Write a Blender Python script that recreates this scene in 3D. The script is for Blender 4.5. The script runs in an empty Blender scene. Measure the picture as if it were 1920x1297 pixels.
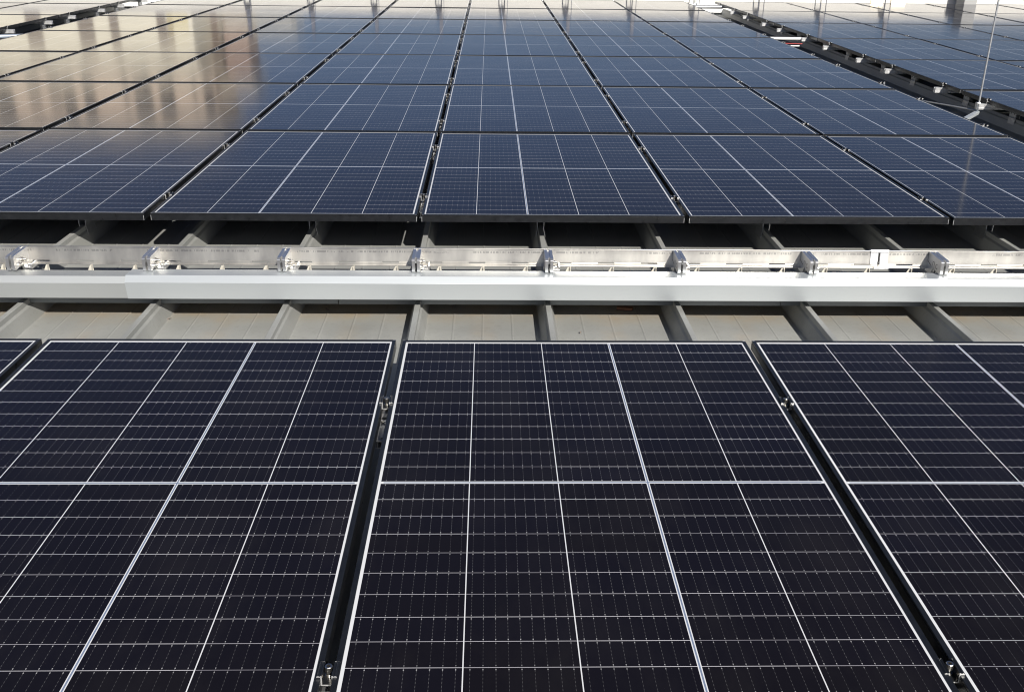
import bpy, math, random
from mathutils import Matrix, Vector
random.seed(7)
R = math.radians
S = bpy.context.scene
C = S.collection

# ------------------------------------------------------------------ camera
F_PX, TH, YAW, ROLL = 1896.24, 0.39708, -0.02528, 0.01293
CX, CY, CZ = 0.28173, -4.04622, 1.11437
cam_d = bpy.data.cameras.new('camera')
cam = bpy.data.objects.new('camera', cam_d)
C.objects.link(cam)
c_, s_ = math.cos(YAW), math.sin(YAW)
right0 = Vector((c_, s_, 0)); fwd0 = Vector((-s_, c_, 0)); zup = Vector((0, 0, 1))
fwd = math.cos(TH) * fwd0 - math.sin(TH) * zup
up0 = math.sin(TH) * fwd0 + math.cos(TH) * zup
rr = math.cos(ROLL) * right0 + math.sin(ROLL) * up0
uu = math.cos(ROLL) * up0 - math.sin(ROLL) * right0
M = Matrix((rr, uu, -fwd)).transposed().to_4x4()
M.translation = Vector((CX, CY, CZ))
cam.matrix_world = M
cam_d.sensor_width = 36.0
cam_d.lens = 36.0 * F_PX / 1920.0
cam_d.clip_start = 0.05
cam_d.clip_end = 5000
S.camera = cam

# ------------------------------------------------------------------ sky, sun, exposure
SUN = Vector((0.50, -1.44, 1.0)).normalized()
sun_el = math.asin(SUN.z)
sun_az = math.atan2(SUN.x, SUN.y)
W_ = bpy.data.worlds.new('World'); S.world = W_; W_.use_nodes = True
nt = W_.node_tree
bg = nt.nodes['Background']
sky = nt.nodes.new('ShaderNodeTexSky'); sky.sky_type = 'NISHITA'
sky.sun_disc = False; sky.sun_elevation = sun_el; sky.sun_rotation = sun_az
sky.altitude = 1500; sky.air_density = 1.0; sky.dust_density = 1.6; sky.ozone_density = 3.0
tint = nt.nodes.new('ShaderNodeMix'); tint.data_type = 'RGBA'; tint.blend_type = 'MULTIPLY'; tint.inputs[0].default_value = 1.0
tint.inputs[7].default_value = (1.0, 0.93, 1.05, 1)
nt.links.new(sky.outputs[0], tint.inputs[6]); nt.links.new(tint.outputs[2], bg.inputs[0]); bg.inputs[1].default_value = 0.044
sd = bpy.data.lights.new('sun', 'SUN'); sd.energy = 5.0; sd.angle = R(0.53); sd.color = (1.0, 0.955, 0.88)
sun = bpy.data.objects.new('sun', sd); C.objects.link(sun)
sun.rotation_euler = SUN.to_track_quat('Z', 'Y').to_euler(); sun.location = (5, -12, 12)
S.view_settings.view_transform = 'Standard'; S.view_settings.look = 'None'
S.cycles.filter_width = 1.1
S.view_settings.exposure = 0.25; S.view_settings.gamma = 1.0; S.view_settings.use_curve_mapping = False

# ------------------------------------------------------------------ node helpers
class NT:
    def __init__(s, name):
        s.m = bpy.data.materials.new(name); s.m.use_nodes = True
        s.t = s.m.node_tree; s.b = s.t.nodes['Principled BSDF']
    def n(s, k, **kw):
        x = s.t.nodes.new(k)
        for a, v in kw.items(): setattr(x, a, v)
        return x
    def put(s, inp, v):
        if v is None: return
        if isinstance(v, (int, float)): inp.default_value = v
        elif isinstance(v, tuple): inp.default_value = v if len(v) == len(inp.default_value) else (*v, 1.0)[:len(inp.default_value)]
        else: s.t.links.new(v, inp)
    def m_(s, op, a, b=None, c=None):
        x = s.n('ShaderNodeMath', operation=op)
        s.put(x.inputs[0], a); s.put(x.inputs[1], b); s.put(x.inputs[2], c)
        return x.outputs[0]
    def mix(s, f, a, b):
        x = s.n('ShaderNodeMix', data_type='RGBA')
        s.put(x.inputs[0], f); s.put(x.inputs[6], a); s.put(x.inputs[7], b)
        return x.outputs[2]
    def coord(s, kind='Object'):
        return s.n('ShaderNodeTexCoord').outputs[kind]
    def xyz(s, v):
        x = s.n('ShaderNodeSeparateXYZ'); s.t.links.new(v, x.inputs[0]); return x.outputs
    def noise(s, v, scale, detail=3.0, rough=0.5, vscale=None):
        if vscale:
            mp = s.n('ShaderNodeMapping'); s.t.links.new(v, mp.inputs[0]); mp.inputs['Scale'].default_value = vscale; v = mp.outputs[0]
        x = s.n('ShaderNodeTexNoise'); s.t.links.new(v, x.inputs['Vector'])
        x.inputs['Scale'].default_value = scale; x.inputs['Detail'].default_value = detail; x.inputs['Roughness'].default_value = rough
        return x.outputs[0]
    def ramp(s, v, lo, hi, a=0.0, b=1.0):
        x = s.n('ShaderNodeMapRange'); s.put(x.inputs[0], v)
        for i, q in enumerate((lo, hi, a, b)): x.inputs[1 + i].default_value = q
        return x.outputs[0]
    def bump(s, h, strength, dist):
        x = s.n('ShaderNodeBump'); s.put(x.inputs['Height'], h); x.inputs['Strength'].default_value = strength; x.inputs['Distance'].default_value = dist
        s.t.links.new(x.outputs[0], s.b.inputs['Normal'])
    def set(s, **kw):
        names = dict(base='Base Color', metal='Metallic', rough='Roughness', ior='IOR', spec='Specular IOR Level', coat='Coat Weight', coatr='Coat Roughness')
        for k, v in kw.items(): s.put(s.b.inputs[names[k]], v)
        return s.m

def mat_simple(name, col, metal=0.0, rough=0.5, var=0.0, scale=8.0, spec=0.5, bump=0.0):
    t = NT(name)
    base = (*col, 1.0)
    if var:
        n = t.noise(t.coord(), scale, 4.0, 0.6)
        k = t.ramp(n, 0.3, 0.7)
        base = t.mix(k, tuple(c * (1 - var) for c in col) + (1.0,), tuple(min(1, c * (1 + var)) for c in col) + (1.0,))
        rough = t.ramp(n, 0.3, 0.7, rough * 0.8, min(1.0, rough * 1.2))
        if bump: t.bump(n, bump, 0.002)
    return t.set(base=base, metal=metal, rough=rough, spec=spec)

# ------------------------------------------------------------------ panel dimensions
PW, PL, PT = 1.086, 1.754, 0.030
LIP = 0.0113
X0 = 0.0168                      # first cell starts
CELL = 0.2074; G1 = 0.0022; G2 = 0.0076
Y0 = 0.0215; RG = 0.0014; MID = 0.0105
ROWH = ((PL - 2 * Y0 - MID) / 2 - 11 * RG) / 12

def panel_face():
    t = NT('solar_cells_under_glass')
    co = t.coord(); x, y, z = t.xyz(co)
    m = t.m_
    # fold x onto the running cell: subtract the wider double gap after cell two
    starts = []
    xx = X0
    for i in range(5):
        starts.append(xx); xx += CELL + (G2 if i == 1 else G1)
    xend = xx - G1
    pit = CELL + G1
    xs = m('SUBTRACT', x, X0)
    past = m('GREATER_THAN', xs, 2 * CELL + G1 + G2 * 0.5)
    xf = m('SUBTRACT', xs, m('MULTIPLY', past, G2 - G1))          # now a regular pitch, except the double gap
    ci = m('FLOOR', m('DIVIDE', xf, pit))
    cxl = m('SUBTRACT', xf, m('MULTIPLY', ci, pit))                # 0..CELL inside a cell
    in_x = m('MULTIPLY', m('LESS_THAN', cxl, CELL), m('GREATER_THAN', cxl, 0.0))
    in_x = m('MULTIPLY', in_x, m('GREATER_THAN', xs, 0.0))
    in_x = m('MULTIPLY', in_x, m('LESS_THAN', x, xend))
    dbl = m('LESS_THAN', m('ABSOLUTE', m('SUBTRACT', xs, 2 * CELL + G1 + G2 / 2)), G2 / 2)
    in_x = m('MULTIPLY', in_x, m('SUBTRACT', 1.0, dbl))
    # y folded about the middle
    yh = m('SUBTRACT', PL / 2 - Y0, m('ABSOLUTE', m('SUBTRACT', y, PL / 2)))   # 0 at the outer end, grows to the middle
    rp = ROWH + RG
    ri = m('FLOOR', m('DIVIDE', yh, rp))
    ryl = m('SUBTRACT', yh, m('MULTIPLY', ri, rp))
    in_y = m('MULTIPLY', m('LESS_THAN', ryl, ROWH), m('GREATER_THAN', yh, 0.0))
    in_y = m('MULTIPLY', in_y, m('LESS_THAN', yh, 12 * ROWH + 11 * RG))
    half = m('GREATER_THAN', y, PL / 2)
    is_cell = m('MULTIPLY', in_x, in_y)
    # ribbons in the middle cross and in the double gap
    rib_v = m('LESS_THAN', m('ABSOLUTE', m('SUBTRACT', xs, 2 * CELL + G1 + G2 / 2)), 0.0017)
    rib_h = m('LESS_THAN', m('ABSOLUTE', m('SUBTRACT', y, PL / 2)), 0.0022)
    rib_h = m('MULTIPLY', rib_h, m('MULTIPLY', m('GREATER_THAN', x, X0 + 0.006), m('LESS_THAN', x, xend - 0.006)))
    in_len = m('MULTIPLY', m('GREATER_THAN', yh, 0.002), 1.0)
    ribbon = m('MULTIPLY', m('MAXIMUM', rib_v, rib_h), in_len)
    # nine busbar wires per cell, dashed, with solder pads at the cell ends
    bp = CELL / 9.0
    bl = m('ABSOLUTE', m('SUBTRACT', m('MODULO', cxl, bp), bp / 2))
    dash = m('GREATER_THAN', m('SINE', m('MULTIPLY', ryl, 2 * math.pi / 0.0098)), 0.1)
    wire = m('LESS_THAN', bl, 0.00042)
    wire = m('MULTIPLY', wire, m('ADD', 0.02, m('MULTIPLY', dash, 0.09)))
    ye = m('SUBTRACT', ROWH / 2, m('ABSOLUTE', m('SUBTRACT', ryl, ROWH / 2)))   # distance to the cell's end
    pad = m('MULTIPLY', m('LESS_THAN', bl, 0.0009), m('LESS_THAN', m('ABSOLUTE', m('SUBTRACT', ye, 0.0048)), 0.0014))
    stub = m('MULTIPLY', m('LESS_THAN', bl, 0.0005), m('LESS_THAN', ye, 0.0042))
    lit = m('MAXIMUM', m('MAXIMUM', wire, m('MULTIPLY', pad, 0.50)), m('MULTIPLY', stub, 0.10))
    oi = t.n('ShaderNodeObjectInfo')
    mpn = t.n('ShaderNodeMapping'); t.t.links.new(co, mpn.inputs[0]); shn = t.n('ShaderNodeCombineXYZ')
    t.put(shn.inputs[1], m('MULTIPLY', oi.outputs['Random'], 71.0)); t.t.links.new(shn.outputs[0], mpn.inputs['Location']); mpn.inputs['Scale'].default_value = (1.6, 0.7, 1.0)
    mpd = mpn.outputs[0]
    # each cell its own tone
    wn = t.n('ShaderNodeTexWhiteNoise', noise_dimensions='3D')
    cv = t.n('ShaderNodeCombineXYZ')
    oi = t.n('ShaderNodeObjectInfo')
    t.put(cv.inputs[0], ci); t.put(cv.inputs[1], m('ADD', ri, m('MULTIPLY', half, 20.0))); t.put(cv.inputs[2], m('MULTIPLY', oi.outputs['Random'], 37.0))
    t.t.links.new(cv.outputs[0], wn.inputs['Vector'])
    # strings of a column share a tint too
    wn2 = t.n('ShaderNodeTexWhiteNoise', noise_dimensions='3D')
    cv2 = t.n('ShaderNodeCombineXYZ')
    t.put(cv2.inputs[0], ci); t.put(cv2.inputs[1], m('FLOOR', m('DIVIDE', m('ADD', ri, m('MULTIPLY', half, 12.0)), 5.0))); t.put(cv2.inputs[2], m('MULTIPLY', oi.outputs['Random'], 91.0))
    t.t.links.new(cv2.outputs[0], wn2.inputs['Vector'])
    tone = m('ADD', m('MULTIPLY', wn.outputs[0], 0.5), m('MULTIPLY', wn2.outputs[0], 0.5))
    silicon = t.mix(tone, (0.0086, 0.0070, 0.0066, 1), (0.0082, 0.0074, 0.0115, 1))
    modt = m('MULTIPLY', oi.outputs['Random'], 0.45)
    silicon = t.mix(modt, silicon, (0.0078, 0.0073, 0.0112, 1))
    film = t.noise(mpd, 3.1, 6.0, 0.65)
    silicon = t.mix(t.ramp(film, 0.45, 0.8, 0.0, 0.018), silicon, (0.45, 0.42, 0.37, 1))
    lit = m('MULTIPLY', lit, m('ADD', 0.45, m('MULTIPLY', wn.outputs[0], 0.9)))
    cell = t.mix(lit, silicon, (0.75, 0.75, 0.76, 1))
    sheet = t.mix(ribbon, (0.80, 0.81, 0.82, 1), (0.20, 0.25, 0.36, 1))
    # the thin row gaps show a greyer sheet, its tone random from cell to cell
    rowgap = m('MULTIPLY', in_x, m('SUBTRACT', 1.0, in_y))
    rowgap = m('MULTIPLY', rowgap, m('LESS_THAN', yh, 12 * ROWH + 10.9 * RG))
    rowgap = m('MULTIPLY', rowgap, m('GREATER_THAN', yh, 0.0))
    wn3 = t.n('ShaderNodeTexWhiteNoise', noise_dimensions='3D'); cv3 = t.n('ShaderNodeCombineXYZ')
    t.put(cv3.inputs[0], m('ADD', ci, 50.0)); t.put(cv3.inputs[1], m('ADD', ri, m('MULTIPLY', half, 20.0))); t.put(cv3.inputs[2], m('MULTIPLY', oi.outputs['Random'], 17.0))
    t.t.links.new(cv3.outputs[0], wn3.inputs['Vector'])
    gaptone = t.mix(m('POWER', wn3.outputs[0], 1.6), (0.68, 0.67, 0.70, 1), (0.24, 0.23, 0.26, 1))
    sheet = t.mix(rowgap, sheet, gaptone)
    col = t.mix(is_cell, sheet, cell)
    # a few specks of dust
    vo = t.n('ShaderNodeTexVoronoi'); vo.inputs['Scale'].default_value = 9.0
    mp = t.n('ShaderNodeMapping'); t.t.links.new(co, mp.inputs[0])
    sh = t.n('ShaderNodeCombineXYZ'); t.put(sh.inputs[0], m('MULTIPLY', oi.outputs['Random'], 53.0)); t.t.links.new(sh.outputs[0], mp.inputs['Location'])
    t.t.links.new(mp.outputs[0], vo.inputs['Vector'])
    speck = m('MULTIPLY', m('LESS_THAN', vo.outputs['Distance'], 0.010), m('GREATER_THAN', t.xyz(vo.outputs['Color'])[0], 0.62))
    col = t.mix(m('MULTIPLY', speck, 0.45), col, (0.6, 0.58, 0.55, 1))
    dn = t.noise(mp.outputs[0], 2.3, 4.0, 0.6)
    rough = t.ramp(dn, 0.3, 0.7, 0.085, 0.12)
    t.b.inputs['Specular Tint'].default_value = (0.95, 0.84, 1.0, 1)
    return t.set(base=col, rough=rough, ior=1.33, spec=0.5)

M_FACE = panel_face()
M_BLACK = mat_simple('black_anodised_aluminium', (0.012, 0.013, 0.015), 0.0, 0.32, 0.25, 30.0)
M_RAW = mat_simple('raw_cut_aluminium', (0.82, 0.82, 0.82), 0.75, 0.38, 0.06, 60.0)
M_STEEL = mat_simple('stainless_steel', (0.62, 0.60, 0.56), 1.0, 0.32)
M_ALU = mat_simple('mill_aluminium', (0.80, 0.80, 0.80), 0.90, 0.32, 0.0, 22.0)
M_GALV = mat_simple('galvanised_steel', (0.46, 0.47, 0.48), 0.6, 0.42, 0.15, 40.0)
M_BACK = mat_simple('shade_darkened_backsheet', (0.05, 0.05, 0.05), 0.0, 0.6)  # underside blackened to deepen the shade below the panels
M_BAR = mat_simple('bright_zinc_plate', (0.62, 0.66, 0.68), 0.45, 0.45, 0.08, 30.0)
M_DARK = mat_simple('dark_hole', (0.015, 0.015, 0.015), 0.0, 0.7)
M_BOLTHOLE = M_DARK

def roof_mat(name, dirt):
    t = NT(name); co = t.coord(); x, y, z = t.xyz(co)
    n1 = t.noise(co, 1.6, 6.0, 0.62); n2 = t.noise(co, 5.0, 5.0, 0.6, (1.0, 0.18, 1.0)); n3 = t.noise(co, 60.0, 3.0, 0.6)
    base = t.mix(t.ramp(n1, 0.3, 0.7), (0.325, 0.33, 0.315, 1), (0.41, 0.415, 0.395, 1))
    base = t.mix(t.m_('MULTIPLY', t.ramp(n2, 0.5, 0.75), 0.25), base, (0.47, 0.465, 0.45, 1))
    base = t.mix(t.m_('MULTIPLY', t.ramp(n3, 0.56, 0.72), 0.20), base, (0.20, 0.185, 0.155, 1))
    # dirt washed down to the drip line, and grime beside the ribs (only on the flat pan)
    if dirt:
        wob = t.m_('MULTIPLY', t.m_('SUBTRACT', t.noise(co, 3.2, 4.0, 0.65), 0.5), 0.16)
        yy = t.m_('ADD', y, wob)
        band = t.ramp(yy, -0.42, -0.30); band = t.m_('POWER', t.m_('MINIMUM', t.m_('MAXIMUM', band, 0.0), 1.0), 1.3)
        flat = t.m_('LESS_THAN', z, -0.318)
        patch = t.ramp(t.noise(co, 7.0, 5.0, 0.7), 0.35, 0.65)
        base = t.mix(t.m_('MULTIPLY', t.m_('MULTIPLY', band, flat), t.m_('ADD', 0.20, t.m_('MULTIPLY', patch, 0.60))), base, (0.39, 0.315, 0.215, 1))
        xr = t.m_('ABSOLUTE', t.m_('SUBTRACT', t.m_('MODULO', t.m_('ADD', x, 100.24), 0.5), 0.25))
        side = t.m_('MULTIPLY', t.ramp(xr, 0.185, 0.225), flat)
        side = t.m_('MAXIMUM', side, 0.0)
        base = t.mix(t.m_('MULTIPLY', side, t.m_('MULTIPLY', patch, 0.30)), base, (0.42, 0.34, 0.24, 1))
    t.bump(t.noise(co, 2.2, 3.0, 0.5), 0.25, 0.02)
    return t.set(base=base, metal=0.15, rough=t.ramp(n1, 0.3, 0.7, 0.45, 0.6))
M_ROOF_UP = roof_mat('grey_roof_sheet', False)
M_ROOF_LO = roof_mat('grey_roof_sheet_with_drip_dirt', True)

def flashing_mat(name, col, rough):
    t = NT(name); co = t.coord()
    n = t.noise(co, 3.0, 4.0, 0.55, (0.5, 4.0, 4.0)); n2 = t.noise(co, 70.0, 2.0)
    base = t.mix(t.ramp(n, 0.3, 0.7), tuple(c * 0.96 for c in col) + (1,), (*col, 1))
    return t.set(base=base, metal=0.50, rough=t.ramp(n, 0.3, 0.7, rough * 0.95, rough * 1.05))
M_FLASH = flashing_mat('pale_coated_flashing', (0.56, 0.595, 0.61), 0.42)
M_FLASH_DULL = flashing_mat('dull_coated_flashing', (0.47, 0.49, 0.49), 0.44)
M_RISER = mat_simple('grey_closure_sheet', (0.17, 0.185, 0.19), 0.2, 0.5, 0.1, 5.0)

def rail_mat():
    t = NT('rolled_rail_aluminium'); co = t.coord(); x, y, z = t.xyz(co)
    n = t.noise(co, 6.0, 5.0, 0.6, (1.0, 1.0, 0.35)); n2 = t.noise(co, 120.0, 2.0, 0.5, (1.0, 0.2, 0.12))
    base = t.mix(t.ramp(n, 0.3, 0.7), (0.42, 0.405, 0.385, 1), (0.80, 0.77, 0.70, 1))
    # rolling marks under the upper lip: short dark ticks in broken runs
    zone = t.m_('MULTIPLY', t.m_('GREATER_THAN', z, -0.0150), t.m_('LESS_THAN', z, -0.0075))
    run = t.m_('GREATER_THAN', t.noise(co, 3.0, 2.0), 0.46)
    tick = t.m_('GREATER_THAN', t.noise(co, 190.0, 1.0, 0.4, (1.0, 0.05, 0.15)), 0.5)
    base = t.mix(t.m_('MULTIPLY', t.m_('MULTIPLY', zone, run), t.m_('MULTIPLY', tick, 0.42)), base, (0.12, 0.12, 0.13, 1))
    return t.set(base=base, metal=0.92, rough=t.ramp(n, 0.3, 0.7, 0.32, 0.42))
M_RAIL = rail_mat()
M_FIN = mat_simple('pale_aluminium_sheet', (0.80, 0.76, 0.66), 0.2, 0.45)
M_CHIP = mat_simple('brown_wood', (0.22, 0.105, 0.06), 0.0, 0.8, 0.25, 60.0)
M_WALL = mat_simple('white_painted_wall', (0.78, 0.76, 0.71), 0.0, 0.75, 0.05, 1.5)
M_COPING = mat_simple('white_metal_coping', (0.82, 0.82, 0.81), 0.0, 0.4)
M_POST = mat_simple('post_sky_shade_tone', (0.20, 0.21, 0.25), 0.1, 0.5)  # sky-coloured shade put into the colour of the posts
M_PLASTER = mat_simple('beige_plaster', (0.88, 0.83, 0.68), 0.0, 0.9, 0.06, 0.4)
M_PINK = mat_simple('pink_beige_plaster', (0.60, 0.49, 0.40), 0.0, 0.9, 0.06, 0.4)
M_BROWN = mat_simple('brown_balcony_recess', (0.23, 0.19, 0.16), 0.0, 0.9)
M_RED = mat_simple('red_brown_brick', (0.30, 0.21, 0.18), 0.0, 0.9, 0.15, 2.0)
M_GREYW = mat_simple('grey_render', (0.42, 0.42, 0.41), 0.0, 0.9, 0.05, 0.5)
M_WIN = mat_simple('window_glass', (0.03, 0.035, 0.04), 0.0, 0.08)
M_REDCABLE = mat_simple('red_cable_sheath', (0.30, 0.02, 0.02), 0.0, 0.5)
M_PIPE = mat_simple('pale_blue_grey_pipe', (0.42, 0.48, 0.56), 0.5, 0.3)
M_GROUND = mat_simple('asphalt_yard', (0.06, 0.06, 0.058), 0.0, 0.9, 0.2, 0.3)
M_GLINT = mat_simple('sun_gold_glint_sheet', (0.52, 0.43, 0.28), 0.9, 0.42)  # gold of the sun put into the colour of the added plates
M_YELLOW = mat_simple('yellow_sign_paint', (0.70, 0.60, 0.28), 0.0, 0.6)

# ------------------------------------------------------------------ mesh helpers
class MB:
    def __init__(s): s.v = []; s.f = []; s.mi = []
    def add(s, vs, fs, mi=0):
        o = len(s.v); s.v += [tuple(v) for v in vs]
        for f in fs: s.f.append(tuple(i + o for i in f)); s.mi.append(mi)
    def box(s, x0, x1, y0, y1, z0, z1, mi=0):
        s.add([(x0,y0,z0),(x1,y0,z0),(x1,y1,z0),(x0,y1,z0),(x0,y0,z1),(x1,y0,z1),(x1,y1,z1),(x0,y1,z1)],
              [(0,3,2,1),(4,5,6,7),(0,1,5,4),(1,2,6,5),(2,3,7,6),(3,0,4,7)], mi)
    def extrude(s, prof, a, b, axis='x', mi=0, cap=None, closed=True):
        # prof: list of (p,q); axis x -> (y,z); axis y -> (x,z); axis z -> (x,y)
        def P(t, p, q): return {'x': (t,p,q), 'y': (p,t,q), 'z': (p,q,t)}[axis]
        n = len(prof); vs = [P(a,*p) for p in prof] + [P(b,*p) for p in prof]
        fs = [(i, (i+1) % n, (i+1) % n + n, i + n) for i in range(n if closed else n-1)]
        s.add(vs, fs, mi)
        if cap is not None:
            s.add(vs[:n], [tuple(range(n))], cap); s.add(vs[n:], [tuple(reversed(range(n)))], cap)
    def cyl(s, p0, p1, r, seg=12, mi=0, r1=None, caps=True):
        p0 = Vector(p0); p1 = Vector(p1); d = (p1 - p0).normalized()
        a = d.orthogonal().normalized(); b = d.cross(a); r1 = r if r1 is None else r1
        ring = lambda p, q: [p + q * (math.cos(2*math.pi*i/seg) * a + math.sin(2*math.pi*i/seg) * b) for i in range(seg)]
        vs = ring(p0, r) + ring(p1, r1)
        fs = [(i, (i+1) % seg, (i+1) % seg + seg, i + seg) for i in range(seg)]
        s.add(vs, fs, mi)
        if caps: s.add(vs[:seg], [tuple(reversed(range(seg)))], mi); s.add(vs[seg:], [tuple(range(seg))], mi)
    def tube(s, pts, r, seg=10, mi=0):
        for a, b in zip(pts, pts[1:]): s.cyl(a, b, r, seg, mi)
    def strip(s, prof, a, b, th, axis='x', mi=0, cap=None):
        # open profile given thickness th (offset to its left)
        out = []
        n = len(prof)
        for i in range(n):
            p = Vector(prof[i]); d = Vector((0, 0))
            if i > 0: d += (p - Vector(prof[i-1])).normalized()
            if i < n-1: d += (Vector(prof[i+1]) - p).normalized()
            d.normalize(); nn = Vector((-d.y, d.x))
            k = 1.0
            if 0 < i < n-1:
                e = (p - Vector(prof[i-1])).normalized(); k = 1 / max(0.5, abs(Vector((-e.y, e.x)).dot(nn)))
            out.append(tuple(p + nn * th * k))
        s.extrude(list(prof) + out[::-1], a, b, axis, mi, mi if cap is None else cap)
    def build(s, name, mats, parent=None, bevel=0.0, smooth=False):
        me = bpy.data.meshes.new(name); me.from_pydata(s.v, [], s.f)
        for mm in (mats if isinstance(mats, (list, tuple)) else [mats]): me.materials.append(mm)
        me.polygons.foreach_set('material_index', s.mi)
        if smooth: me.polygons.foreach_set('use_smooth', [True] * len(s.f))
        me.update()
        import bmesh
        bm = bmesh.new(); bm.from_mesh(me); bmesh.ops.recalc_face_normals(bm, faces=bm.faces); bm.to_mesh(me); bm.free()
        o = bpy.data.objects.new(name, me); C.objects.link(o)
        if parent: o.parent = parent
        if bevel:
            b = o.modifiers.new('bevel', 'BEVEL'); b.width = bevel; b.segments = 2; b.limit_method = 'ANGLE'; b.angle_limit = R(40)
        return o

def tag(o, label, cat, group=None):
    o['label'] = label; o['category'] = cat
    if group: o['group'] = group
    return o
def thing(name, label, cat, loc=(0,0,0), group=None, rz=0.0):
    o = bpy.data.objects.new(name, None); C.objects.link(o); o.location = loc; o.rotation_euler = (0,0,rz)
    o.empty_display_size = 0.2
    return tag(o, label, cat, group)
def structure(o): o['kind'] = 'structure'; return o
KIDS = {}
def dup(src, loc, label, rot=(0,0,0), group=None):
    r = src.copy(); C.objects.link(r); r.location = loc; r.rotation_euler = rot; r['label'] = label
    if group: r['group'] = group
    for ch in KIDS[src]:
        c = ch.copy(); C.objects.link(c); c.parent = r
        for g in KIDS.get(ch, []):
            d = g.copy(); C.objects.link(d); d.parent = c
    return r
ORD = ['first','second','third','fourth','fifth','sixth','seventh','eighth','ninth','tenth','eleventh','twelfth']

# ------------------------------------------------------------------ levels
STEP = 0.107
RIB_U, PAN_U = -0.130, -0.215
ZF = -0.1053                       # top of the front panels
RIBX0 = 0.010                      # a rib runs at RIBX0 + 0.5 k
P = 1.1055; Q = 1.7955
COLX = {-4: -4*P - 0.055, -3: -3*P - 0.030, -2: -2*P - 0.008, -1: -P, 0: 0.0, 1: P, 2: 2*P}   # middle array, outer left = COLX + .005
RX = 3.80; LXE = -4.95             # right array's left edge, left array's right edge
FP = 1.107; FX = 0.0067; FY = -1.0908

# ------------------------------------------------------------------ roofs (sheet with standing ribs)
def roof(name, m, y0, y1, pan, x0k, x1k):
    prof = []
    h = RIB_U - PAN_U
    for k in range(x0k, x1k):
        c = RIBX0 + 0.5 * k
        rib = [(-.036,0),(-.033,.002),(-.017,h-.029),(-.0105,h-.021),(-.0105,h-.0015),(-.009,h),(.009,h),(.0105,h-.0015),(.0105,h-.021),(.017,h-.029),(.033,.002),(.036,0)]
        prof += [(c + a, pan + b) for a, b in rib]
        for g in (.137, .250, .363):
            prof += [(c + g - .005, pan), (c + g - .0015, pan + .0013), (c + g + .0015, pan + .0013), (c + g + .005, pan)]
    b = MB(); b.extrude(prof, y0, y1, 'y', 0, None, False)
    o = b.build(name, m); structure(o)
    return o
roof('upper_roof', M_ROOF_UP, -0.402, 13.2, PAN_U, -34, 40)
roof('lower_roof', M_ROOF_LO, -9.0, 0.45, PAN_U - STEP, -34, 40)

g = MB(); g.add([(-900,-900,-9),(900,-900,-9),(900,900,-9),(-900,900,-9)], [(0,1,2,3)])
structure(g.build('ground', M_GROUND))

# closure sheet under the roof step
xj = -1.058
b = MB()
for x0, x1, d in ((-9, -0.30, 0), (-0.297, 1.42, 0.0015), (1.423, 9, 0)):
    b.box(x0, x1, -0.362 - d, -0.357, -0.257, -0.150)
tag(b.build('step_closure', M_RISER), 'dark grey closure sheet below the white flashing, notched over the ribs', 'closure sheet')

# the pale flashing in two lapped lengths
def flashing(name, x0, x1, off, m, label):
    o = off
    prof = [(-.462, -.190), (-.4765 - o, -.1955), (-.478 - o, -.193), (-.490 - o, -.132 + o), (-.4735 - o*.4, -.1095 + o), (-.4005, -.1115 + o), (-.399, -.150)]
    b = MB(); b.strip(prof, x0, x1, -0.0012)
    ob = b.build(name, m, None, 0.0008)
    return tag(ob, label, 'flashing')
flashing('eave_flashing', -9.0, xj + .05, 0.0, M_FLASH_DULL, 'duller grey length of roof edge flashing at left, tucked under the brighter length')
flashing('eave_flashing', xj, 9.0, 0.0050, M_FLASH, 'long bright white roof edge flashing running from near the left to the right edge')

# ------------------------------------------------------------------ solar panels
def make_panel():
    root = thing('solar_panel', '', 'solar panel')
    b = MB()
    prof = [(0.0,-PT),(0.0,-.0075),(0.0012,-.0072),(0.0012,-.0062),(0.0,-.0058),(0.0,-.0008),(.0008,0.0),(LIP-.0008,0.0),(LIP,-.0008),(LIP,-.0058),(.0022,-.0062),(.0022,-PT+.002),(.024,-PT+.002),(.024,-PT)]
    n = len(prof); vs = []
    for d, z in prof: vs += [(d,d,z),(PW-d,d,z),(PW-d,PL-d,z),(d,PL-d,z)]
    fs = []
    for i in range(n):
        j = (i+1) % n
        for k in range(4):
            l = (k+1) % 4; fs.append((i*4+k, i*4+l, j*4+l, j*4+k))
    b.add(vs, fs, 0)
    e = .0004                                                        # bright sawn edges at the four corner joints
    for x in (0.0, PW):
        for y in (0.0, PL):
            sx = 1 if x == 0 else -1; sy = 1 if y == 0 else -1
            xa, xb = sorted((x + sx*.0004, x + sx*.0022)); ya, yb = sorted((y - sy*e, y + sy*.0010))
            b.box(xa, xb, ya, yb, -PT + .001, -.0085, 1)
            xa, xb = sorted((x + sx*.0010, x + sx*.0085)); ya, yb = sorted((y + sy*.0008, y + sy*.0022))
            b.box(xa, xb, ya, yb, -.0005, .0003, 1)
    fr = b.build('frame', [M_BLACK, M_RAW], root)
    b = MB(); a = LIP - .002; z = -.0022
    b.add([(a,a,z),(PW-a,a,z),(PW-a,PL-a,z),(a,PL-a,z)], [(0,1,2,3)])
    b.add([(a,a,z-.003),(PW-a,a,z-.003),(PW-a,PL-a,z-.003),(a,PL-a,z-.003)], [(3,2,1,0)], 1)
    gl = b.build('cell_laminate', [M_FACE, M_BACK], root)
    KIDS[root] = [fr, gl]
    return root
proto = make_panel(); first = [True]
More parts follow.
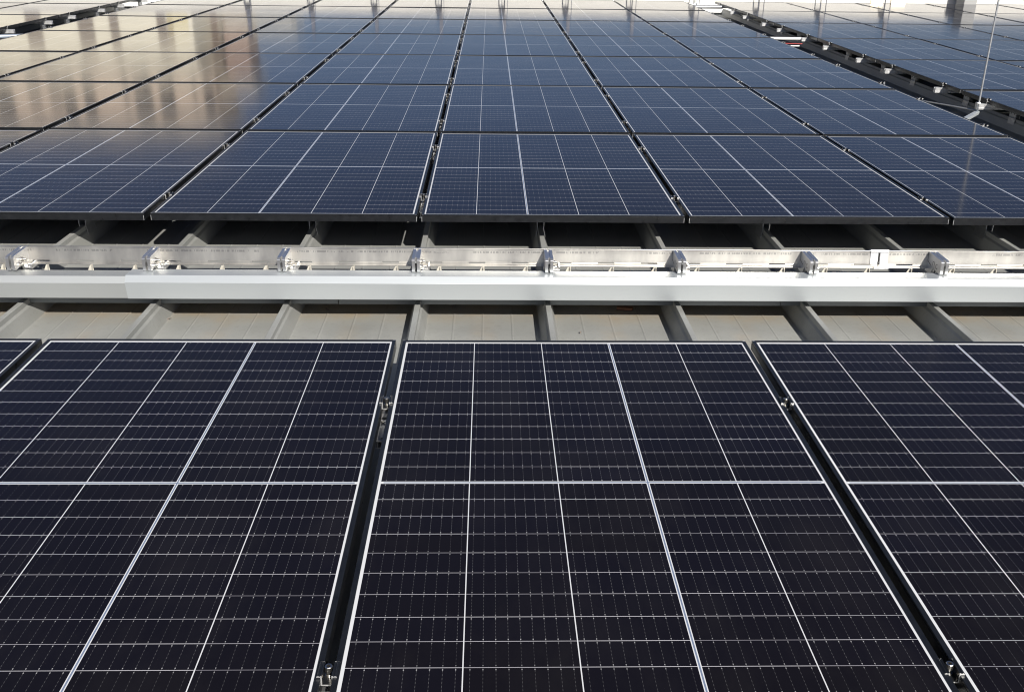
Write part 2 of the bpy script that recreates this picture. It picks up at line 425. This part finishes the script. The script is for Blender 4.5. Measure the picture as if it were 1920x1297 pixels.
def panel(x, y, z, label, group, flip=False):
    j = lambda a: random.uniform(-a, a)
    rot = (j(.0020), j(.0018), math.pi if flip else 0.0)
    loc = (x + PW, y + PL, z) if flip else (x, y, z + j(.0006))
    if first[0]:
        first[0] = False; proto.location = loc; proto.rotation_euler = rot; proto['label'] = label; proto['group'] = group; return proto
    return dup(proto, loc, label, rot, group)

for c in range(-4, 3):
    for r in range(7):
        panel(COLX[c] + .005, r * Q, 0.0, 'solar panel of the middle array, %s row from front, %s column from left' % (ORD[r], ORD[c+4]), 'solar panels of the middle array')
for c in range(0, 6):
    for r in range(1, 7):
        if c >= 3 and r < 2: continue
        panel(RX + c * P, r * Q, 0.0, 'solar panel of the far right array, %s row from front, %s column from walkway' % (ORD[r-1], ORD[c]), 'solar panels of the right array')
for c in range(0, 3):
    for r in range(2, 7):
        if c > 0 and r < 3: continue
        panel(LXE - PW - c * P, r * Q, 0.0, 'solar panel of the far left array, %s row from front, %s column from walkway' % (ORD[r-2], ORD[c]), 'solar panels of the left array')
FN = {-2: 'leftmost', -1: 'left-hand', 0: 'middle', 1: 'right-hand', 2: 'rightmost'}
for c in range(-2, 3):
    panel(FX + c * FP + .005, FY - PL, ZF, 'black solar panel in the nearest row before the white flashing, %s of that row' % FN[c], 'solar panels of the nearest row', True)

# ------------------------------------------------------------------ panel clamps
def make_clamp():
    root = thing('panel_clamp', '', 'clamp')
    w = .0180; t_ = .0026
    prof = [(-w,.0005),(-w,.0030),(-w+.003,.0048),(-w+.006,.0030),(-w+.009,.0046),(-.0085,.0046),(-.0085,-.0145),(.0085,-.0145),(.0085,.0046),(w-.009,.0046),(w-.006,.0030),(w-.003,.0048),(w,.0030),(w,.0005),(.0114,.0005),(.0114,-.0172),(-.0114,-.0172),(-.0114,.0005)]
    n = len(prof); b = MB()
    b.extrude(prof, -.019, .019, 'y', 0, None)
    # caps from convex pieces: left wing, left wall, floor, right wall, right wing
    for y, in ((-.0192,), (.0192,)):
        for q in ([(-w,.0005),(-w,.0030),(-w+.003,.0048),(-w+.006,.0030),(-.0114,.0030),(-.0114,.0005)],
                  [(-.0114,-.0172),(-.0114,.0046),(-.0085,.0046),(-.0085,-.0145),(-.0085,-.0172)],
                  [(-.0085,-.0172),(-.0085,-.0145),(.0085,-.0145),(.0085,-.0172)],
                  [(.0114,-.0172),(.0114,.0046),(.0085,.0046),(.0085,-.0145),(.0085,-.0172)],
                  [(w,.0005),(w,.0030),(w-.003,.0048),(w-.006,.0030),(.0114,.0030),(.0114,.0005)]):
            b.add([(p, y, z) for p, z in q], [tuple(range(len(q)))], 1)
    br = b.build('bracket', [M_BLACK, M_RAW], root)
    b = MB()
    b.cyl((0,.004,-.060),(0,.004,-.003), .0040, 10)
    b.cyl((0,.004,-.0145),(0,.004,-.012), .0078, 14)
    b.cyl((0,.004,-.012),(0,.004,-.004), .0050, 14, 0, None, False)
    b.cyl((0,.004,-.004),(0,.004,.0065), .0068, 14, 0, None, False)
    s = 14; ring = lambda r, z: [(r*math.cos(2*math.pi*i/s), .004 + r*math.sin(2*math.pi*i/s), z) for i in range(s)]
    vs = ring(.0068,.0065) + ring(.0062,.0073) + ring(.0037,.0073) + ring(.0037,.0020)
    fs = [(k*s+i, k*s+(i+1)%s, (k+1)*s+(i+1)%s, (k+1)*s+i) for k in range(3) for i in range(s)]
    b.add(vs, fs); b.add(ring(.0037,.0020), [tuple(range(s))], 1)
    bo = b.build('bolt', [M_STEEL, M_DARK], root)
    KIDS[root] = [br, bo]
    return root
kproto = make_clamp(); kfirst = [True]
def clamp(x, y, z, label, group):
    rot = (0, 0, random.uniform(-.03, .03))
    if kfirst[0]:
        kfirst[0] = False; kproto.location = (x,y,z); kproto['label'] = label; kproto['group'] = group; return
    dup(kproto, (x,y,z), label, rot, group)
RAILY = {}
for r in range(7):
    RAILY[r] = (.31 + .02*math.sin(r*2.1), 1.362 - .03*(r % 2))
for r in range(7):
    for side, ly in zip(('nearer', 'farther'), RAILY[r]):
        y = r * Q + ly
        for c in range(-3, 3):
            x = (COLX[c] + .005 + COLX[c-1] + .005 + PW) / 2
            clamp(x, y, 0, 'bolted clamp in %s row of middle array, %s one between %s and %s columns' % (ORD[r], side, ORD[c+3], ORD[c+4]), 'clamps of the middle array')
        clamp(COLX[2] + .005 + PW + .008, y, 0, 'edge clamp at right side of middle array, %s one in %s row' % (side, ORD[r]), 'clamps of the middle array')
        if r >= 4: clamp(COLX[-4] + .005 - .008, y, 0, 'edge clamp at left side of middle array, %s one in %s row' % (side, ORD[r]), 'clamps of the middle array')
        if r >= 1:
            clamp(RX - .006, y, 0, 'edge clamp of the far right array, walkway side, %s one in %s row' % (side, ORD[r-1]), 'clamps of the right array')
            for c in range(1, 5):
                if r < 2 and c > 1: continue
                clamp(RX + c*P - .010, y, 0, 'clamp in %s row of right array, %s one between %s and %s columns' % (ORD[r-1], side, ORD[c-1], ORD[c]), 'clamps of the right array')
        if r >= 3: clamp(LXE + .006, y, 0, 'edge clamp of the far left array, walkway side, %s one in %s row' % (side, ORD[r-2]), 'clamps of the left array')
for c in range(-1, 3):
    x = FX + c*FP - .005
    for side, y in (('farther', -1.530), ('nearer', -2.618)):
        nm = {-1: 'leftmost', 0: 'left', 1: 'right', 2: 'rightmost'}[c]
        clamp(x, y, ZF, 'panel clamp in the %s gap of the nearest row, the %s one' % (nm, side), 'clamps of the nearest row')

# ------------------------------------------------------------------ mounting rails with feet on the ribs
def rail_bar(b, x0, x1, y, zt, h=.040, w=.038):
    a = w/2
    prof = [(-a,-h),(-a,-h*.72),(-a*.82,-h*.66),(-a*.82,-h*.38),(-a,-h*.32),(-a,0),(-.006,0),(-.006,-.010),(.006,-.010),(.006,0),(a,0),(a,-h*.32),(a*.82,-h*.38),(a*.82,-h*.66),(a,-h*.72),(a,-h)]
    b.extrude([(y+p, zt+q) for p, q in prof], x0, x1, 'x')
    for x in (x0, x1):
        for pl in ([(-a,-h),(-a,-h*.72),(a,-h*.72),(a,-h)], [(-a*.82,-h*.72),(-a*.82,-h*.32),(a*.82,-h*.32),(a*.82,-h*.72)], [(-a,-h*.32),(-a,0),(-.006,0),(-.006,-h*.32)], [(.006,-h*.32),(.006,0),(a,0),(a,-h*.32)], [(-.006,-h*.32),(-.006,-.010),(.006,-.010),(.006,-h*.32)]):
            b.add([(x, y+p, zt+q) for p, q in pl], [(0,1,2,3)], 0)
def foot_mesh():
    b = MB()
    for s in (-1, 1):
        prof = [(s*.013,-.070),(s*.016,-.070),(s*.016,-.118),(s*.0145,-.131),(s*.019,-.152),(s*.022,-.170),(s*.019,-.171),(s*.016,-.153),(s*.0115,-.133),(s*.013,-.118)]
        b.extrude(prof, -.048, .048, 'y', 0, None)
        for y in (-.048, .048):
            for q in ([0,1,2,9],[9,2,3,8],[8,3,4,7],[7,4,5,6]):
                b.add([(prof[i][0], y, prof[i][1]) for i in q], [(0,1,2,3)], 0)
        for y in (-.024, .024):
            b.cyl((s*.0158, y, -.098),(s*.0172, y, -.098), .0055, 10, 1)
    b.box(-.016, .016, -.048, .048, -.0735, -.070)
    return b
fm = foot_mesh().build('foot', [M_GALV, M_DARK])
fmesh = fm.data; bpy.data.objects.remove(fm)
def mount_rail(x0, x1, y, ribs, label, group):
    root = thing('mounting_rail', label, 'rail', (0, y, 0), group)
    b = MB(); rail_bar(b, x0, x1, 0, -PT)
    b.build('bar', M_RAW, root)
    for k in ribs:
        f = bpy.data.objects.new('foot', fmesh); C.objects.link(f); f.parent = root; f.location = (RIBX0 + .5*k, 0, 0)
for r in range(7):
    for side, ly in zip(('nearer', 'farther'), RAILY[r]):
        y = r*Q + ly
        ribs = [-9,-7,-5,-3,-1,1,3,5] if r == 0 and side == 'nearer' else [-9,-5,-1,1,5]
        mount_rail(COLX[-4] - .03, 3.318, y, ribs, 'aluminium mounting rail under the middle array, %s one of the %s row' % (side, ORD[r]), 'mounting rails')
        if r >= 1: mount_rail(RX - .068, 10.5, y, [8, 12, 16, 20], 'mounting rail whose bright end juts into right walkway, %s one of %s row' % (side, ORD[r-1]), 'mounting rails')
        if r >= 2: mount_rail(LXE - 3.4, LXE + .075, y, [-16, -10], 'mounting rail whose end juts into left walkway, %s one of %s row' % (side, ORD[r-2]), 'mounting rails')
for side, y in (('farther from', -1.530), ('nearer to', -2.618)):
    root = thing('mounting_rail', 'aluminium mounting rail under the nearest row of panels, the one %s the camera' % side, 'rail', (0, y, ZF), 'mounting rails')
    b = MB(); rail_bar(b, FX - 2*FP - .05, FX + 3*FP + .05, 0, -PT); b.build('bar', M_ALU, root)
    for k in (-4, -2, 0, 2, 4, 6):
        f = bpy.data.objects.new('foot', fmesh); C.objects.link(f); f.parent = root; f.location = (RIBX0 + .5*k, 0, 0)
# short upstand rails on the rib beneath the gap at x = 0
def short_rail(y0, y1, zt, label):
    root = thing('short_rail', label, 'rail', (RIBX0 - .012, y0, zt), 'short rails in the middle gap')
    b = MB(); L_ = y1 - y0
    b.box(-.010, .010, 0, L_, -.004, 0); b.box(-.010, -.007, 0, L_, -.020, -.004); b.box(.007, .010, 0, L_, -.020, -.004); b.box(-.014, .014, 0, L_, -.024, -.020)
    b.build('profile', M_GALV, root, .0008)
    b = MB(); b.cyl((-.003, L_ - .02, 0), (-.003, L_ - .02, .006), .005, 8); b.cyl((.002, .015, 0), (.002, .015, .004), .003, 8)
    b.build('screw', M_STEEL, root)
for r in range(7):
    for side, ly in zip(('nearer', 'farther'), RAILY[r]):
        short_rail(r*Q + ly - .15, r*Q + ly - .03, -.036, 'short grey rail in the middle array centre gap, before %s clamp of %s row' % (side, ORD[r]))
short_rail(-1.530 - .15, -1.530 - .028, ZF - .045, 'short shiny rail seen in the left gap of the nearest row')

# ------------------------------------------------------------------ snow guard: rail lengths, sleeve, clamps and ice stoppers
GY = -0.310; GZ = -0.050
def guard_rail(x0, x1, label):
    root = thing('snow_guard_rail', label, 'snow guard', (0, GY, GZ))
    b = MB(); y0, y1 = 0.0, .0030
    zt, zs0, zs1, zb = 0.0, -.0555, -.0505, -.0640
    b.box(x0, x1, y0, y1, zs1, zt); b.box(x0, x1, y0, y1, zb, zs0)
    # slots: fill between them
    k0 = int((x0 - RIBX0) / .16667) - 2; k1 = int((x1 - RIBX0) / .16667) + 3
    prev = x0
    for k in range(k0, k1):
        c = RIBX0 + .060 + .16667*k
        a, e = c - .032, c + .032
        if e <= x0 or a >= x1: continue
        a = max(a, x0); e = min(e, x1)
        if a > prev: b.box(prev, a, y0, y1, zs0, zs1)
        prev = e
    if prev < x1: b.box(prev, x1, y0, y1, zs0, zs1)
    b.box(x0, x1, y0 - .0040, y0 + .0085, zt, zt + .0030)               # rolled top lip
    b.strip([(0, zb), (-.0065, zb + .0005), (-.0065, zb + .0025)], x0, x1, .0022)   # bottom flange towards the eave
    w = b.build('profile', M_RAIL, root, .0006); w.rotation_euler.x = R(-7)
    b = MB()
    for k in range(k0, k1):
        c = RIBX0 + .143 + .16667*k
        if x0 + .02 < c < x1 - .02:
            b.cyl((c, -.0004, -.0535), (c, -.0016, -.0535), .0042, 10)
    b.build('rivet', M_GALV, root)
    return root
SJ = 1.800
guard_rail(-9.0, SJ - .0015, 'long slotted aluminium snow guard rail running left from the sleeve joint')
guard_rail(SJ + .0015, 9.0, 'slotted aluminium snow guard rail right of the sleeve joint, glaring in the sun')
root = thing('rail_sleeve', 'bright aluminium sleeve clasping the joint of the snow guard rail at right', 'sleeve', (SJ, GY, GZ))
b = MB(); hw = .036
b.box(-hw, hw, -.0062, .0105, .0032, .0062); b.box(-hw, hw, -.0062, -.0042, -.0040, .0032)
b.build('top_cap', M_RAW, root, .0006)
b = MB(); b.box(-hw*.95, -.004, -.0028, -.0002, -.0495, -.0045); b.box(.0035, hw, -.0028, -.0002, -.0495, -.0045)
b.box(-hw*.6, hw, -.0172, -.0138, -.0680, -.0590)
b.build('cover_plate', M_RAW, root, .0006)
b = MB(); b.tube([(-.0005, -.0035, -.006), (-.0005, -.0035, -.034), (-.004, -.0045, -.046), (.003, -.0055, -.050)], .0016, 8)
b.build('tie_wire', M_DARK, root)
for ch in root.children: ch.rotation_euler.x = R(-7)

def make_guard_clamp():
    root = thing('snow_guard_clamp', '', 'clamp')
    kids = []
    # two side plates, chamfered top, standing astride the rib; local origin: rail plane x=rib, y=GY, z=GZ
    for s in (-1, 1):
        b = MB(); x0, x1 = (s*.0040, s*.0150)
        prof = [(.010,.0025),(-.118,.0010),(-.126,-.0050),(-.127,-.0480),(-.121,-.0540),(-.060,-.0470),(-.040,-.0780),(.010,-.0780)]
        vs = [(x0,)+p for p in prof] + [(x1,)+p for p in prof]; n = len(prof)
        b.add(vs, [(i,(i+1)%n,(i+1)%n+n,i+n) for i in range(n)], 0)
        for o_ in (0, n):
            b.add(vs[o_:o_+n], [(0,1,2,3,4,5),(0,5,6,7)], 0)
        # engraved mark: a bent line and two open rings on the outer face
        xf = x1 + s*.0002
        def ring(cy, cz, r, a0, a1, w=.0010):
            m = 14; v = []
            for i in range(m+1):
                a = a0 + (a1-a0)*i/m
                v += [(xf, cy + (r-w)*math.cos(a), cz + (r-w)*math.sin(a)), (xf, cy + (r+w)*math.cos(a), cz + (r+w)*math.sin(a))]
            b.add(v, [(2*i,2*i+1,2*i+3,2*i+2) for i in range(m)], 1)
        if s < 0:
            ring(-.060, -.030, .0085, R(-60), R(200)); ring(-.090, -.032, .0085, R(-150), R(120))
            b.add([(xf,-.0035,-.004),(xf,-.0050,-.004),(xf,-.0060,-.034),(xf,-.0045,-.034)], [(0,1,2,3)], 1)
            b.add([(xf,-.0050,-.033),(xf,-.0050,-.036),(xf,-.036,-.044),(xf,-.036,-.041)], [(0,1,2,3)], 1)
        kids.append(b.build('side_plate', [M_ALU, M_DARK], root, .0014))
    b = MB(); b.box(-.0038, .0038, -.100, .008, -.0250, -.0012); kids.append(b.build('spacer', M_ALU, root))
    b = MB()
    for cy, cz, r in ((-.060,-.030,.0085),(-.085,-.042,.0080)):
        b.cyl((.0152,cy,cz),(.0175,cy,cz), r*1.15, 14)
        b.cyl((.0175,cy,cz),(.0245,cy,cz), r*.92, 6)
        b.cyl((.0245,cy,cz),(.0305,cy,cz), r*.50, 8)
    kids.append(b.build('bolt', M_STEEL, root, .0006))
    b = MB(); b.box(.0155, .046, -.055, .004, -.070, -.064); b.box(.040, .046, -.055, .004, -.064, -.050); b.cyl((.030,-.040,-.064),(.030,-.040,-.054),.006,6)
    kids.append(b.build('foot_bracket', M_ALU, root, .0008))
    KIDS[root] = kids
    return root
gproto = make_guard_clamp()
gl = {-4: 'far left', -3: 'leftmost', -2: 'second from the left', -1: 'third from the left', 0: 'fourth from the left', 1: 'fifth from the left', 2: 'sixth from the left', 3: 'just left of sleeve joint', 4: 'just right of sleeve joint'}
for k in range(-3, 5):
    lab = 'aluminium snow guard clamp astride a roof rib, %s' % gl[k]
    loc = (RIBX0 + .5*k - .001, GY, GZ)
    if k == -3: gproto.location = loc; gproto['label'] = lab; gproto['group'] = 'snow guard clamps on the ribs'
    else: dup(gproto, loc, lab, (0, 0, random.uniform(-.012, .012)), 'snow guard clamps on the ribs')
# ice stoppers hang from the rail, three to each roof pan
b = MB()
prof = [(-.0035,0),(.0045,0),(.0075,-.022),(.0125,-.090),(-.0260,-.090),(-.0150,-.022)]
b.extrude([(p, q) for p, q in prof], -.0010, .0010, 'y', 0, 0)
b.box(.0040, .0062, -.0120, .0010, -.090, 0.0)
ice = b.build('ice_stopper', M_FIN)
n = 0
posn = ['left', 'middle', 'right']
for k in range(-4, 5):
    for i in range(3):
        x = RIBX0 + .5*k + (.0833, .25, .4167)[i]
        if not -1.62 < x < 2.3: continue
        nm = {-4: 'at the far left edge', -3: 'right of the leftmost clamp', -2: 'right of the second clamp', -1: 'right of the third clamp', 0: 'right of the fourth clamp', 1: 'right of the fifth clamp', 2: 'right of the sixth clamp', 3: 'left of the rightmost clamp', 4: 'right of the rightmost clamp'}[k]
        o = ice if n == 0 else ice.copy()
        if n: C.objects.link(o)
        n += 1
        o.location = (x, GY - .012, GZ - .0640); o.rotation_euler = (0, 0, R(-12 + random.uniform(-4, 4)))
        tag(o, 'ice stopper fin under snow guard rail, %s one of three %s' % (posn[i], nm), 'ice stopper', 'ice stoppers')

# wood chip and debris on the lower roof
b = MB(); b.extrude([(-.032,-.008),(.030,-.012),(.034,.004),(.028,.012),(-.030,.010)], 0, .010, 'z', 0, 0)
o = b.build('wood_chip', M_CHIP, None, .001); o.location = (.829, -.245, PAN_U - STEP + .003); o.rotation_euler = (.05, 0, -.12)
tag(o, 'small reddish brown wood chip lying in the shade under the white flashing', 'wood chip')
def leaf(x, y, s, rz, lab):
    b = MB(); b.add([(-s,0,.004),(-.4*s,.45*s,.008),(.6*s,.38*s,.003),(s,0,.007),(.5*s,-.4*s,.009),(-.5*s,-.35*s,.003)], [(0,1,2,3),(0,3,4,5)])
    o = b.build('dry_leaf', M_BROWN); o.location = (x, y, PAN_U - STEP + .001); o.rotation_euler = (0,0,rz); tag(o, lab, 'leaf')
leaf(-.955, -.375, .014, .4, 'small dark dry leaf on the sunlit pan left of centre below the duller flashing')
leaf(.63, -.50, .007, 1.4, 'tiny dark speck of leaf on the sunlit pan near the centre')
leaf(-.36, -.26, .016, 2.0, 'dark dry leaf in the shade under the flashing, left of the centre rib')
leaf(.14, -.22, .018, .8, 'curled dark leaf in the shade under the flashing, right of the centre rib')

# ------------------------------------------------------------------ lightning rod, conduits
rx, ry = 3.745, 3.145
root = thing('lightning_rod', 'tall thin grey lightning rod standing in the right-hand walkway', 'lightning rod', (rx, ry, -.080))
b = MB(); b.cyl((0,0,0),(0.004,0.0,1.05), .0068, 12, 0, .0062); b.cyl((0.004,0,1.05),(0.006,0,2.0), .0050, 10, 0, .0035); b.build('rod', M_GALV, root, 0, True)
b = MB(); b.box(-.38, .030, -.016, .016, -.012, -.006); b.box(-.38, .030, -.016, -.012, -.026, -.012); b.cyl((0,0,-.012),(0,0,.014), .015, 12)
o = b.build('base_bar', M_BAR, root, .001); o.rotation_euler = (0, 0, R(53))
b = MB(); b.box(-.020, .004, -.020, .012, .010, .055); b.cyl((-.008,-.024,.032),(-.008,-.012,.032), .007, 8); b.build('holding_clamp', M_ALU, root, .001)
pts = [(-.01, 0, -.002), (-.10, .165, .000), (-.22, .365, .000), (-.36, .60, .004), (-.42, .70, .045), (-.425, .705, .092)]
o = MB(); o.tube([(rx + a, ry + q, -.080 + z) for a, q, z in pts], .0045, 8)
tag(o.build('conductor_wire', M_GALV), 'thin grey conductor wire running from the lightning rod to the middle array', 'wire')
def pipe(name, pts, r, m, lab, cat):
    b = MB(); b.tube(pts, r, 12); tag(b.build(name, m, None, 0, True), lab, cat)
pipe('conduit_pipe', [(3.25, 7.55, -.045), (3.73, 7.53, -.045)], .015, M_COPING, 'white conduit pipe crossing the right-hand walkway between two arrays', 'pipe')
pipe('red_cable', [(3.30, 7.42, -.088), (3.52, 7.40, -.084), (3.72, 7.42, -.088)], .006, M_REDCABLE, 'short red cable beside the white pipe in the right-hand walkway', 'cable')
pipe('cable_tray_bar', [(3.40, 7.32, -.100), (3.66, 7.32, -.100)], .007, M_COPING, 'thin white bar below the red cable in the right-hand walkway', 'bar')
pipe('conduit_pipe', [(3.2, 11.9, -.04), (3.80, 11.95, -.04)], .026, M_GALV, 'grey conduit pipe crossing the far end of the right-hand walkway', 'pipe')
pipe('conduit_pipe', [(LXE + .02, 6.92, -.05), (-4.40, 7.18, -.05)], .020, M_PIPE, 'pale blue conduit pipe crossing the left-hand walkway', 'pipe')
pipe('red_cable', [(LXE - .1, 6.62, -.085), (-4.75, 6.75, -.09), (-4.45, 6.90, -.09)], .022, M_REDCABLE, 'dark red cable beside the pale blue pipe in the left-hand walkway', 'cable')

# ------------------------------------------------------------------ far edge of the roof: low parapet and railing posts
root = thing('parapet_wall', 'low white parapet wall along the far end of the roof', 'wall', (0, 12.85, PAN_U))
b = MB(); b.box(-17, 19, 0, .22, 0, .46); b.build('wall', M_WALL, root)
b = MB(); b.box(-17.05, 19.05, -.04, .26, .462, .50); b.build('coping', M_COPING, root, .004)
b = MB(); b.box(-17, 19, -.055, -.002, .02, .165); b.build('base_rail', M_COPING, root, .004)
pm = None
for i, x in enumerate([-3.5,-2.5,-1.5,-.48,.52,1.53,2.55,3.55,4.58,5.57,6.6]):
    if pm is None:
        pm = thing('railing_post', '', 'post')
        b = MB(); b.box(-.048,-.041,-.012,.012,.16,.44); b.box(.041,.048,-.012,.012,.16,.44); l = b.build('legs', M_POST, pm)
        b = MB(); b.extrude([(-.050,.44),(.050,.44),(.028,.50),(.022,.76),(-.022,.76),(-.028,.50)], -.03, .03, 'y', 0, 0); u = b.build('upright', M_POST, pm)
        KIDS[pm] = [l, u]; o = pm
        pm.location = (x, 12.72, PAN_U); pm['group'] = 'posts along the far parapet'
    else: o = dup(pm, (x, 12.72, PAN_U), '', (0,0,0), 'posts along the far parapet')
    o['label'] = 'dark forked railing post at the far parapet, %s from the left' % ORD[i]
b = MB(); b.box(0, .20, 0, .30, 0, .58); b.box(-.02, .22, -.02, .32, .58, .61)
o = b.build('mirrored_pillar', M_GREYW, None, .006); o.location = (7.72, 12.50, PAN_U)  # pillar added to give the dark shape mirrored in the panels
tag(o, 'grey pillar added for a dark mirrored shape, at the far parapet behind the lightning rod', 'pillar')
# added tilted plates, gold in their colour, throw a sun glint onto the panels
root = thing('glint_plates', 'pair of gold-tinted plates added at the far parapet for the sun glint', 'glint plates', (6.62, 12.70, PAN_U + .17))
for xa, xb in ((-.30, -.10), (.02, .26)):
    b = MB(); b.box(xa, xb, 0, .02, 0, .10); o = b.build('glint_plate', M_GLINT, root, .003); o.rotation_euler = (R(-13), 0, 0)
b = MB(); b.box(-.38, .38, -.01, .10, -.04, -.004); b.build('base', M_GREYW, root, .003)

# ------------------------------------------------------------------ neighbouring buildings, seen mirrored in the panels
def block(name, label, x0, x1, y, d, top, m, bays, floors, h0, mwin, pier=None):
    root = thing(name, label, 'building', ((x0+x1)/2, y, -9))
    w = (x1-x0)/2
    H = top + 9
    b = MB(); b.box(-w, w, 0, d, 0, H); b.build('wall', m, root)
    b = MB(); b.box(-w-.3, w+.3, -.3, d+.3, H, H+.35); b.build('cornice', M_PLASTER, root)
    bw = 2*w/bays; fh = H / floors
    for i in range(bays):
        if pier:
            b = MB(); xx = -w + (i+.5)*bw; ww = bw*random.choice((.05,.07,.10,.17,.22)); xx += bw*random.uniform(-.3,.3); b.box(xx-ww, xx+ww, -.02, -.004, 9.0-.4, H-.9); b.build('balcony_recess', pier, root)
        for j in range(floors):
            z = j*fh + .9
            if z + 1.5 < 8 or random.random() < .55: continue
            xx = -w + (i+.5)*bw + (bw*random.uniform(-.3, .3) if pier else 0)
            ww_ = random.uniform(.28, .55); f = MB(); f.box(xx-ww_, xx+ww_, -.05, -.003, z, z+1.5); fo = f.build('window', M_COPING if not pier else m, root)
            g_ = MB(); g_.box(xx-ww_+.07, xx+ww_-.07, -.056, -.0505, z+.07, z+1.43); g_.build('pane', mwin, fo)
    return root
block('apartment_block', 'tall beige apartment block mirrored in the panels at left', -33, -12.4, 44, 4, 8.0, M_PINK, 16, 6, 0, M_WIN, M_BROWN)
block('house_wing', 'pale cream lower house front mirrored in the far left panels', -36, -12.3, 41, 2.9, 4.9, M_PLASTER, 12, 5, 0, M_WIN, M_BROWN)
block('brick_house', 'narrow red brown brick house beside the beige apartment block', -11.9, -10.8, 44.5, 2, 6.0, M_RED, 1, 5, 0, M_WIN)
block('grey_house', 'low grey rendered house right of the brick house', -11.4, -8.5, 43, 1.3, 3.0, M_GREYW, 2, 4, 0, M_WIN)
b = MB(); b.box(-.45, .45, -.06, -.005, 0, .8); b.box(-.5, .5, -.04, -.004, -.05, .85, 1)
o = b.build('sign_board', [M_YELLOW, M_COPING]); o.location = (-12.9, 40.99, 2.3)
tag(o, 'yellow sign board on the cream house front, mirrored in the far left panels', 'sign')
